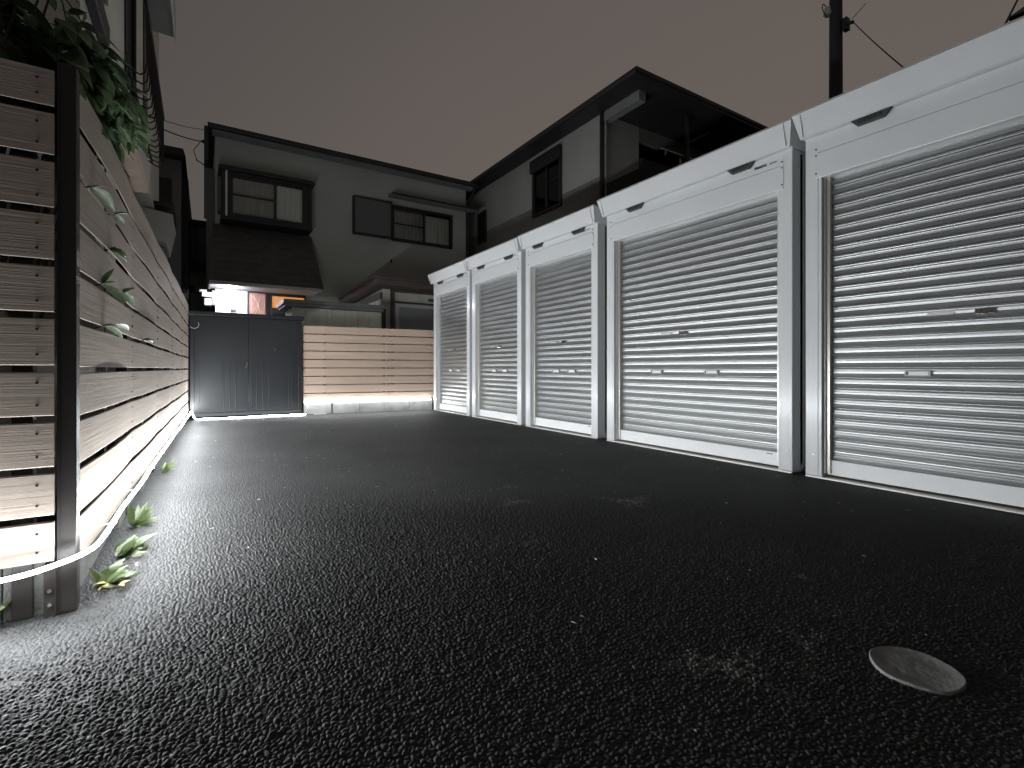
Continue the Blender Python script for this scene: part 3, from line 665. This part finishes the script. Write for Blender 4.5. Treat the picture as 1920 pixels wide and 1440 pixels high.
# ------------------------------------------------------------------ house B, dark, behind the sheds
hb = thing('house', (6.75, 7.3, 0), 'dark two storey house behind the sheds with deep flat roof over a balcony', 'house', 'houses around the lot')
b = MB()
WX = 6.75
def wallx(y0, y1, z0, z1, m='stuccoB'): b.box(WX, WX+.10, y0, y1, z0, z1, m)
wallx(7.3, 8.56, 4.55, 5.88); wallx(8.56, 9.67, 5.62, 5.88); wallx(9.67, 11.95, 4.55, 5.88); wallx(11.95, 12.43, 5.13, 5.88); wallx(12.43, 14, 4.55, 5.88)
wallx(7.3, 8.56, 0, 4.548, 'stuccoB2'); wallx(8.56, 9.67, 0, 4.30, 'stuccoB2'); wallx(9.67, 11.95, 0, 4.548, 'stuccoB2'); wallx(11.95, 12.43, 0, 4.25, 'stuccoB2'); wallx(12.43, 14, 0, 4.548, 'stuccoB2')  # sheds' cast shadow painted in as the darker lower wall
b.box(WX+.101, 12, 7.3, 7.40, 0, 4.1, 'stuccoB2'); b.box(WX+.101, 7.80, 7.3, 7.40, 4.101, 5.88, 'stuccoB'); b.box(7.80, 12, 7.3, 7.4, 5.5, 5.88, 'stuccoB2'); b.box(10.5, 12, 7.3, 7.4, 4.101, 5.499, 'stuccoB2')
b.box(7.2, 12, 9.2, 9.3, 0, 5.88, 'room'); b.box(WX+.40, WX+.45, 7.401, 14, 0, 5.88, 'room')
b.build('wall', hb)
b = MB(); b.box(6.35, 14, 6.0, 14.2, 5.785, 5.84, 'roofdark'); b.box(6.32, 14, 5.97, 14.2, 5.842, 5.90, 'roofdark', .004)
b.hexa([(6.32, 5.97, 5.902), (14, 5.97, 5.902), (14, 14.2, 5.902), (6.32, 14.2, 5.902), (9.5, 9, 6.05), (11, 9, 6.05), (11, 11, 6.05), (9.5, 11, 6.05)], 'roofdark'); rb = b.build('roof', hb)
b = MB(); b.tube([(6.30, 5.97, 5.80), (6.30, 12.1, 5.80)], .035, 'roofdark', 8); b.build('gutter', rb)
b = MB(); b.box(WX-.01, WX+.16, 6.30, 7.299, 5.60, 5.783, 'fascia'); b.build('balcony_beam', hb)
b = MB(); b.tube([(WX-.05, 7.25, 5.78), (WX-.05, 7.25, 0)], .038, 'iron', 10); b.box(WX-.012, WX-.001, 7.16, 7.20, 4.1, 5.6, 'fascia'); b.build('rain_pipe', hb)
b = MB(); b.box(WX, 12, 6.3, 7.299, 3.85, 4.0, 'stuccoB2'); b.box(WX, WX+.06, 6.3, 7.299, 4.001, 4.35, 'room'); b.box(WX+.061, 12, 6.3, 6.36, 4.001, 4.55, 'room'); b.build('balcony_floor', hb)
b = MB(); b.tube([(7.5, 6.45, 4.95), (11.5, 6.45, 4.95)], .016, 'rail', 8); b.tube([(8.2, 6.4, 4.3), (8.2, 6.4, 5.75)], .05, 'iron', 8); b.tube([(8.2, 6.40, 5.2), (8.9, 6.40, 5.6)], .022, 'iron', 8); b.build('laundry_pole', hb)
for (x, z, h) in ((7.62, 4.98, .10), (8.05, 4.92, .17), (8.5, 4.80, .22), (8.75, 4.82, .16), (9.2, 4.78, .12)):
    b = MB(); b.tube([(x, 6.45, z-.03), (x+.02, 6.45, z-.03-h*.5), (x, 6.46, z-.03-h)], [.010, .022, .014], 'porcelain', 6); b.build('clothes_peg_hanger', hb)
def window_x(parent, y0, y1, z0, z1, x, fw=.06, hood=.0):
    b = MB(); xf = x-.05
    b.box(xf, x+.1, y0, y0+fw, z0, z1, 'frame'); b.box(xf, x+.1, y1-fw, y1, z0, z1, 'frame'); b.box(xf, x+.1, y0+fw, y1-fw, z1-fw, z1, 'frame'); b.box(xf, x+.1, y0+fw, y1-fw, z0, z0+fw, 'frame')
    ym = (y0+y1)/2; b.box(xf+.004, x+.02, ym-.02, ym+.02, z0+fw, z1-fw, 'frame'); b.box(xf+.01, x+.02, y0+fw, ym-.02, (z0+z1)/2-.01, (z0+z1)/2+.01, 'frame')
    if hood: b.box(xf-.06, x-.051, y0-.02, y1+.02, z1-hood, z1+.02, 'frame', .004); b.box(xf-.001, x-.001, y0, y1, z1, z1+.02, 'frame')
    w = b.build('window', parent)
    b = MB(); b.box(x-.01, x-.006, y0+fw, y1-fw, z0+fw, z1-fw, 'glass'); b.build('pane', w)
    for (a, c, mm) in ((y0+fw, ym-.02, 'net'), (ym+.02, y1-fw-.10, 'curtain')):
        b = MB(); n = 40; pr = [(x+.05+.010*math.sin(i/n*(c-a)*62), a+(c-a)*i/n) for i in range(n+1)]
        b.extrude(pr, 'z', z0+fw, z1-fw-.03, mm, closed=False, smooth=True); b.build('curtain', w)
window_x(hb, 8.56, 9.67, 4.305, 5.615, WX, .07, .27)
window_x(hb, 11.955, 12.425, 4.255, 5.125, WX, .06)

# ------------------------------------------------------------------ far dark houses in the gap on the left
hc = thing('house', (-1.5, 12.6, 0), 'narrow dark house seen edge on between the cream house and the greenish house', 'house', 'houses around the lot')
b = MB(); b.box(-4, -.34, 12.3, 18, 0, 5.02, 'stuccoB2'); b.box(-.339, -.22, 12.6, 18, 0, 4.75, 'roofdark'); b.build('wall', hc)
b = MB(); b.hexa([(-4, 12.0, 5.03), (-.26, 12.0, 5.03), (-.20, 18, 5.03), (-4, 18, 5.03), (-4, 12.0, 5.17), (-.30, 12.0, 5.17), (-.24, 18, 5.17), (-4, 18, 5.17)], 'roofdark'); b.build('roof', hc)
b = MB(); b.box(-1.2, -.50, 12.26, 12.299, 3.6, 4.6, 'frame'); b.build('window', hc)
hd = thing('house', (0, 15, 0), 'dim grey low building in the narrow gap left of the lit entrance', 'house', 'houses around the lot')
b = MB(); b.box(-1.0, .24, 14.2, 18, 0, 3.05, 'stuccoB'); b.build('wall', hd)
b = MB(); b.box(-1.0, .24, 14.0, 18, 3.052, 3.16, 'roofdark'); b.box(-.6, .24, 15.0, 18, 3.161, 4.35, 'stuccoB2'); b.box(-.7, .24, 14.9, 18, 4.36, 4.50, 'roofdark'); b.build('roof', hd)
b = MB(); b.box(-.27, -.12, 14.17, 14.199, 2.55, 2.72, 'frame'); b.build('vent', hd)

# ------------------------------------------------------------------ cream house right beside the side fence
he = thing('house', (-.75, 6.0, 0), 'tall cream house beside the left fence with window guard and overhanging bay', 'house', 'houses around the lot')
b = MB(); b.box(-4.5, -.72, 4.601, 9.7, 1.75, 2.90, 'stuccoW'); b.box(-4.5, -.75, 4.601, 9.68, 0, 1.748, 'stuccoB2'); b.box(-4.5, -.56, 3.55, 4.6, 1.75, 7, 'stuccoW'); b.box(-4.5, -.64, 3.62, 4.6, 0, 1.748, 'stuccoB2'); b.box(-4.5, -.56, 4.6, 5.46, 2.93, 7, 'stuccoW'); b.box(-4.5, -.56, 5.461, 6.2, 4.6, 7, 'stuccoW'); b.box(-4.5, -.565, 6.201, 9.7, 3.0, 7, 'stuccoW')  # lower wall coloured dark so the fence gaps look shaded
b.box(-.72, -.55, 5.3, 7.35, 2.93, 3.25, 'soffit'); b.build('wall', he)
b = MB(); b.box(-.719, -.535, 4.55, 7.40, 2.865, 2.928, 'sidewood', .003); b.box(-.66, -.54, 4.62, 7.3, 2.80, 2.862, 'sidewood'); b.build('bay_sill', he)
b = MB(); b.box(-4.4, -.58, 5.461, 6.20, 3.25, 4.59, 'room'); b.box(-.575, -.545, 5.40, 5.46, 3.25, 5.5, 'frame'); b.box(-.575, -.545, 6.14, 6.20, 3.25, 5.5, 'frame'); b.box(-.57, -.55, 7.1, 7.5, 3.3, 6.0, 'frame'); b.build('window', he)
g = MB()
for i in range(15):
    yy = 5.3+i*.165
    g.tube([(-.555, yy, 3.30), (-.50, yy, 3.26), (-.44, yy, 3.24), (-.405, yy, 3.27), (-.395, yy, 3.36), (-.40, yy, 3.90)], .0075, 'iron', 6)
for zz, xx in ((3.90, -.40), (3.31, -.52)): g.tube([(xx, 5.15, zz), (xx, 7.70, zz)], .013, 'iron', 8)
g.tube([(-.555, 5.15, 3.88), (-.40, 5.15, 3.90)], .012, 'iron', 8); g.tube([(-.555, 7.7, 3.88), (-.40, 7.7, 3.90)], .012, 'iron', 8)
g.build('window_guard', he)
b = MB(); b.box(-.559, -.30, 6.9, 8.05, 5.18, 5.30, 'fascia'); b.box(-.559, -.30, 4.4, 6.899, 5.45, 5.55, 'fascia'); b.box(-.299, -.285, 4.4, 8.08, 5.12, 5.6, 'vinyl'); b.build('eave', he)
b = MB(); b.tube([(-.52, 3.86, 5.0), (-.52, 3.88, 3.5), (-.51, 4.0, 3.0)], .018, 'vinyl', 12); b.build('rain_pipe', he)
b = MB(); b.box(-.559, -.50, 3.62, 4.12, 2.80, 2.93, 'iron', .008); b.box(-.559, -.52, 3.56, 3.86, 2.94, 3.6, 'frame'); b.build('wall_bracket', he)
b = MB(); b.hexa([(-.95, 8.6, 2.60), (-.42, 8.6, 2.50), (-.42, 9.75, 2.50), (-.95, 9.75, 2.60), (-.95, 8.6, 3.02), (-.34, 8.6, 2.92), (-.34, 9.75, 2.92), (-.95, 9.75, 3.02)], 'soffit')
b.box(-.95, -.33, 8.56, 9.8, 3.03, 3.075, 'frame'); b.box(-1.5, -.45, 8.9, 9.7, 0, 2.49, 'stuccoB'); b.build('porch_hood', he)

# ------------------------------------------------------------------ neighbour roof at the top right corner, pole and cables
hf = thing('house', (8, 0, 0), 'black roof corner of a neighbouring house at the top right picture corner', 'house', 'houses around the lot')
b = MB(); b.box(7.4, 13, -6, 1.3, 0, 4.25, 'stuccoB2'); b.build('wall', hf)
b = MB(); b.hexa([(7.0, -6.3, 4.30), (13.4, -6.3, 4.30), (13.4, 1.53, 4.30), (7.0, 1.53, 4.30), (7.6, -6.3, 4.75), (13.4, -6.3, 6.4), (13.4, 1.30, 6.4), (7.6, 1.30, 4.75)], 'roofdark'); b.build('roof', hf)
ut = thing('utility_pole', (9, 4.04, 0), 'thin black utility pole rising behind the closest sheds', 'utility pole')
b = MB(); b.tube([(9, 4.04, 0), (9, 4.04, 9.2)], [.12, .085], 'pole', 16); b.build('mast', ut)
b = MB(); b.tube([(8.93, 4.13, 6.66), (8.93, 4.13, 6.78)], [.07, .05], 'porcelain', 14); b.tube([(8.91+.10*math.cos(t), 4.16+.02*math.sin(t), 6.74+.12*math.sin(t)) for t in [i*PI/6 for i in range(13)]], .007, 'cable', 6); b.build('insulator', ut)
b = MB(); b.box(8.97, 9.09, 3.86, 3.94, 6.30, 6.50, 'iron', .01); b.tube([(9.0, 3.9, 6.40), (9.0, 3.78, 6.36)], .03, 'iron', 8); b.tube([(9.0, 3.8, 6.42), (9.0, 3.6, 6.55)], .005, 'iron', 6); b.build('cable_clamp', ut)
def cable(p0, p1, sag, r, label):
    p0, p1 = Vector(p0), Vector(p1); n = 24
    pts = [p0.lerp(p1, i/n)-Vector((0, 0, sag*4*(i/n)*(1-i/n))) for i in range(n+1)]
    b = MB(); b.tube(pts, r, 'cable', 6); tag(b.build('overhead_cable', loc=p0), label, 'cable', 'overhead cables')
cable((9.0, 3.78, 6.36), (5.5, 1.70, 3.2), .03, .007, 'brown cable slanting down from the utility pole behind the closest shed roof')
cable((6.8, 1.36, 4.45), (4.6, 1.10, 2.85), .0, .009, 'short dark cable crossing the top right corner beside the black roof')
cable((-.50, 9.68, 4.70), (.10, 11.9, 5.62), .03, .006, 'upper thin cable between the cream house and the greenish house corner')
cable((-.50, 9.68, 4.55), (.08, 11.9, 5.36), .03, .010, 'lower thick cable between the cream house and the greenish house corner')
ci = MB(); ci.tube([(.04, 11.85, 5.34), (.10, 11.9, 5.36)], .035, 'iron', 8)
ci.tube([(.02, 11.8, 5.34), (-.12, 11.78, 5.1), (-.06, 11.78, 4.90), (.05, 11.8, 4.86), (.18, 11.85, 4.88)], .008, 'iron', 6)
ci.tube([(-.08, 11.78, 4.92), (.14, 11.8, 4.80)], .010, 'iron', 6)
tag(ci.build('cable_anchor', loc=(.04, 11.85, 5.3)), 'cable anchor with loose loops at the upper left corner of the greenish house', 'cable anchor')

# ------------------------------------------------------------------ plants
def add_leaf(b, p, d, nrm, L, w, m='leaf', curl=.18):
    p = Vector(p); d = Vector(d).normalized(); nrm = Vector(nrm); s = d.cross(nrm)
    if s.length < 1e-3: s = d.cross(Vector((1, 0, 0)))
    s.normalize(); n = s.cross(d).normalized()
    prof = [(0, .02), (.10, .30), (.28, .46), (.5, .48), (.72, .33), (.88, .14), (1, 0)]
    vs = []; fs = []
    for i, (t, ww) in enumerate(prof):
        c = p+d*(t*L)-n*(curl*L*t*t); e = ww*w
        vs += [c+s*e+n*(e*.35), c, c-s*e+n*(e*.35)]
    for i in range(len(prof)-1):
        o = i*3; fs += [(o, o+1, o+4, o+3), (o+1, o+2, o+5, o+4)]
    b.add(vs, fs, m, True)
vine = thing('climbing_shrub', (-.55, 2.4, 0), 'dark leafy shrub spilling over the left fence top, its drooping tip brighter green', 'shrub')
rl = random.Random(21)
st = MB(); lf = MB()
ends = []
for i in range(26):
    yb = rl.uniform(2.0, 2.9); p0 = Vector((-.60+rl.uniform(-.1, .05), yb, .9)); p1 = Vector((-.5, yb+rl.uniform(-.1, .1), 1.55))
    p2 = Vector((rl.uniform(-.48, -.33), yb+rl.uniform(-.15, .25), rl.uniform(1.70, 1.95))); p3 = p2+Vector((rl.uniform(.0, .14), rl.uniform(.0, .35), rl.uniform(-.18, .02)))
    pts = smooth_path([p0, p1, p2, p3], 6); st.tube(pts, [.006*(1-.8*k/len(pts)) for k in range(len(pts))], 'stem', 5); ends += pts[8:]
def vleaf(c, droop=.5, L=None, mm='leaf'):
    L = L or rl.uniform(.065, .115)
    d = Vector((rl.uniform(-.3, 1.0), rl.uniform(-.7, .8), rl.uniform(-.9, .25)-droop*.3)); n = Vector((rl.uniform(-.5, .6), rl.uniform(-.8, .2), rl.uniform(.2, 1)))
    add_leaf(lf, c, d, n, L, L*rl.uniform(.36, .50), mm)
for i in range(700):                       # bulk above and behind the fence line
    y = rl.uniform(1.93, 2.60); t = (y-1.93)
    x = -.33-abs(rl.gauss(0, .20)); top = 1.765+.03*math.sin(y*9)+.03*math.sin(y*23)+max(0, -.45-x)*1.2; z = rl.uniform(1.50, top)
    if x > -.36 and z < 1.6: z += .1
    vleaf((x, y, z))
for i in range(260):                       # drooping tip in front of the fence
    k = rl.random(); y = 2.16+.36*k+rl.gauss(0, .035); z = 1.77-.05*k+rl.gauss(0, .045); x = -.335+.05*k+rl.gauss(0, .03)
    if z < 1.57: x = max(x, fx(y)+.02)
    vleaf((x, y, z), 1.0, None, 'lit_tip' if rl.random() < .25+.5*k else 'leaf')
for i in range(90):                        # low tip in the leaf colour with light painted in
    y = 2.42+rl.gauss(0, .08); z = 1.665+rl.gauss(0, .025); x = max(-.255+rl.gauss(0, .02), fx(y)+.012); vleaf((x, y, z), 1.2, rl.uniform(.05, .085), 'lit_tip')
for i in range(560):                       # high mass over the short front fence
    x = rl.uniform(-1.2, -.40); z = 1.56+abs(rl.gauss(0, .20))+max(0, (-.50-x))*.9; y = 2.0+rl.uniform(0, .5); vleaf((x, y, z))
for (y, z, x, L) in ((2.50, 1.82, -.32, .08), (2.58, 1.77, -.31, .08), (2.60, 1.69, -.29, .09)):
    add_leaf(lf, (x-.03, y-.05, z), (.5, .75, -.35), (-.2, -.5, .9), L, L*.45)
lf.build('foliage', vine); st.build('stem', vine)

def sprig(name_y, z, leaves, label):
    b = MB(); x = fx(name_y)-.012; base = Vector((x, name_y, z))
    s = MB(); s.tube([base+Vector((-.05, 0, -.03)), base, base+Vector((.028, .012, .012))], .0025, 'stem', 6)
    t = thing('vine_sprig', base, label, 'leaf sprig', 'sprigs pushing through the left fence gaps')
    for (dx, dy, dz, L, w) in leaves: add_leaf(b, base+Vector((.024, .006, .008)), (dx, dy, dz), (-.3, -.6, .9), L, w)
    b.build('leaves', t); s.build('stem', t)
G = [ZB+k*PIT-.009 for k in range(11)]   # heights of the gaps
sprig(2.06, G[8]+.000, [(.30, .9, -.15, .13, .05), (.4, .4, .3, .05, .02)], 'single pointed leaf poking through the left fence highest up')
sprig(2.46, G[8]+.02, [(.5, .6, .35, .06, .025), (.3, .9, -.2, .07, .025), (.6, .1, .3, .05, .02)], 'tiny tuft sprouting from the second gap of the left fence beside the shrub tip')
sprig(2.36, G[7]+.005, [(.6, .4, .2, .06, .03), (.4, .9, -.1, .10, .035), (.5, -.3, -.15, .06, .03), (.3, .7, .5, .06, .02), (.7, .2, -.3, .06, .025)], 'bushy sprig of several leaves midway up the left fence')
sprig(2.22, G[6]+.000, [(.45, .75, -.35, .13, .05), (.3, .2, .9, .075, .028), (.5, -.5, .2, .05, .02)], 'sprig with one upright and one drooping leaf at mid fence')
sprig(2.66, G[6]+.030, [(.4, .5, .4, .08, .04), (.35, .8, -.5, .09, .04)], 'hanging broad leaf to the right of the upright sprig')
sprig(2.24, G[5]+.000, [(.5, .85, .12, .12, .07), (.4, -.2, .1, .04, .02), (.5, .9, -.25, .10, .04)], 'wide rounded bright leaf low on the left fence')
sprig(3.28, G[5]+.000, [(.4, .9, .1, .09, .04), (.5, .3, .1, .07, .04)], 'small pale leaf farthest along the left fence')

def weed(x, y, spec, label, dry=0):
    b = MB(); rw = random.Random(int(y*100))
    t = thing('weed', (x, y, 0), label, 'weed', 'weeds growing at the foot of the left fence')
    for (ax, ay, az, L, w) in spec:
        for q in range(7):
            add_leaf(b, (x+rw.uniform(-.02, .02), y+rw.uniform(-.03, .03), .004), (ax+rw.uniform(-.35, .35), ay+rw.uniform(-.5, .5), az+rw.uniform(-.2, .2)), (-ax*.4+rw.uniform(-.3, .3), -.5, .8), L*rw.uniform(.30, .82), w*rw.uniform(.28, .6), 'weed', rw.uniform(.1, .6))
    b.build('leaves', t)
    if dry:
        d = MB()
        for i in range(dry): add_leaf(d, (x+rw.uniform(-.01, .05), y+rw.uniform(-.08, .02), .012), (rw.uniform(-1, 1), rw.uniform(-1, 1), rw.uniform(.05, .4)), (0, 0, 1), rw.uniform(.025, .04), .02, 'dry', .2)
        d.build('dry_leaves', t)
weed(-.262, 2.06, [(.5, .0, .6, .10, .06), (.3, .5, .7, .11, .055), (.8, -.3, .25, .10, .05), (.1, -.4, .7, .09, .05), (.7, .4, .2, .08, .045)], 'lowest broad leaved weed beside the corner post with yellow dry leaves', 9)
weed(-.245, 2.34, [(.5, .1, .7, .12, .08), (.2, .4, .8, .12, .07), (.9, .1, .4, .12, .07), (.6, -.5, .4, .10, .06), (.4, .6, .5, .11, .07), (.3, -.2, .8, .10, .06)], 'large pale green leafy weed at the fence foot, second from the corner post', 3)
weed(-.240, 2.74, [(.2, .3, 1, .15, .055), (.9, .3, .35, .13, .03), (.8, -.2, .05, .12, .035), (.4, -.3, .6, .11, .05), (.5, .1, .7, .12, .045), (.3, .2, .9, .12, .05)], 'bright yellow green weed with spreading narrow leaves at the fence foot')
weed(-.215, 4.05, [(.4, .1, .8, .11, .04), (.7, .2, .4, .09, .04), (.2, -.2, .9, .10, .035)], 'small isolated weed farthest along the fence foot')
b = MB(); add_leaf(b, (-.50, 1.90, .01), (.5, -.1, .6), (-.3, -.6, .8), .10, .06, 'weed'); add_leaf(b, (-.53, 1.88, .01), (.6, -.4, .5), (-.3, -.6, .8), .11, .06, 'weed')
tag(b.build('weed', loc=(-.5, 1.9, 0)), 'green leaf tip at the left picture edge below the short front fence', 'weed', 'weeds growing at the foot of the left fence')

# ------------------------------------------------------------------ lid in the asphalt, grit
b = MB(); n = 56; rm = random.Random(2)
ring = [(1.408+(.088+.0014*math.sin(5*t)+rm.uniform(-.0008, .0008))*math.cos(t), .462+(.088+.0014*math.sin(5*t))*math.sin(t)) for t in [2*PI*i/n for i in range(n)]]
def sc(k): return [(1.408+(x-1.408)*k, .462+(y-.462)*k) for x, y in ring]
levels = [(1.0, -.006), (1.0, .0020), (.975, .0042), (.955, .0030), (.5, .0034)]
vs = []; fs = []
for k, z in levels: vs += [(x, y, z) for x, y in sc(k)]
vs.append((1.408, .462, .0036))
for l in range(len(levels)-1): fs += [(l*n+i, l*n+(i+1) % n, (l+1)*n+(i+1) % n, (l+1)*n+i) for i in range(n)]
fs += [((len(levels)-1)*n+i, (len(levels)-1)*n+(i+1) % n, len(vs)-1) for i in range(n)]
b.add(vs, fs, 'concrete_lid', True)
tag(b.build('drain_cover', loc=(1.408, .462, 0)), 'round grey drain cover set in the dark asphalt at lower right', 'drain cover')
b = MB(); rg = random.Random(8)
for i in range(150):
    y = rg.uniform(.4, 6.5); x = rg.uniform(.6, 3.2) if rg.random() < .85 else rg.uniform(-.2, .6); r = rg.uniform(.0010, .0024)
    th = rg.uniform(0, PI); l = r*rg.choice((1, 1, 1.3, 3.5)); dx, dy = math.cos(th)*l, math.sin(th)*l; ox, oy = -math.sin(th)*r, math.cos(th)*r; z = .0022
    b.hexa([(x-dx-ox, y-dy-oy, z), (x+dx-ox, y+dy-oy, z), (x+dx+ox, y+dy+oy, z), (x-dx+ox, y-dy+oy, z), (x-dx*.6, y-dy*.6, z+r), (x+dx*.7, y+dy*.7, z+r*1.3), (x+dx*.6+ox*.3, y+dy*.6+oy*.3, z+r*1.2), (x-dx*.5+ox*.3, y-dy*.5+oy*.3, z+r)], 'grit')
tag(b.build('scattered_grit'), 'tiny pale bits of grit and litter scattered over the asphalt', 'grit', kind='stuff')
b = MB(); b.tube([(.12, 1.36, .006), (.17, 1.415, .009), (.235, 1.47, .006)], .0016, 'stem', 6); tag(b.build('twig', loc=(.17, 1.41, 0)), 'thin dark twig lying on the asphalt at lower left', 'twig')
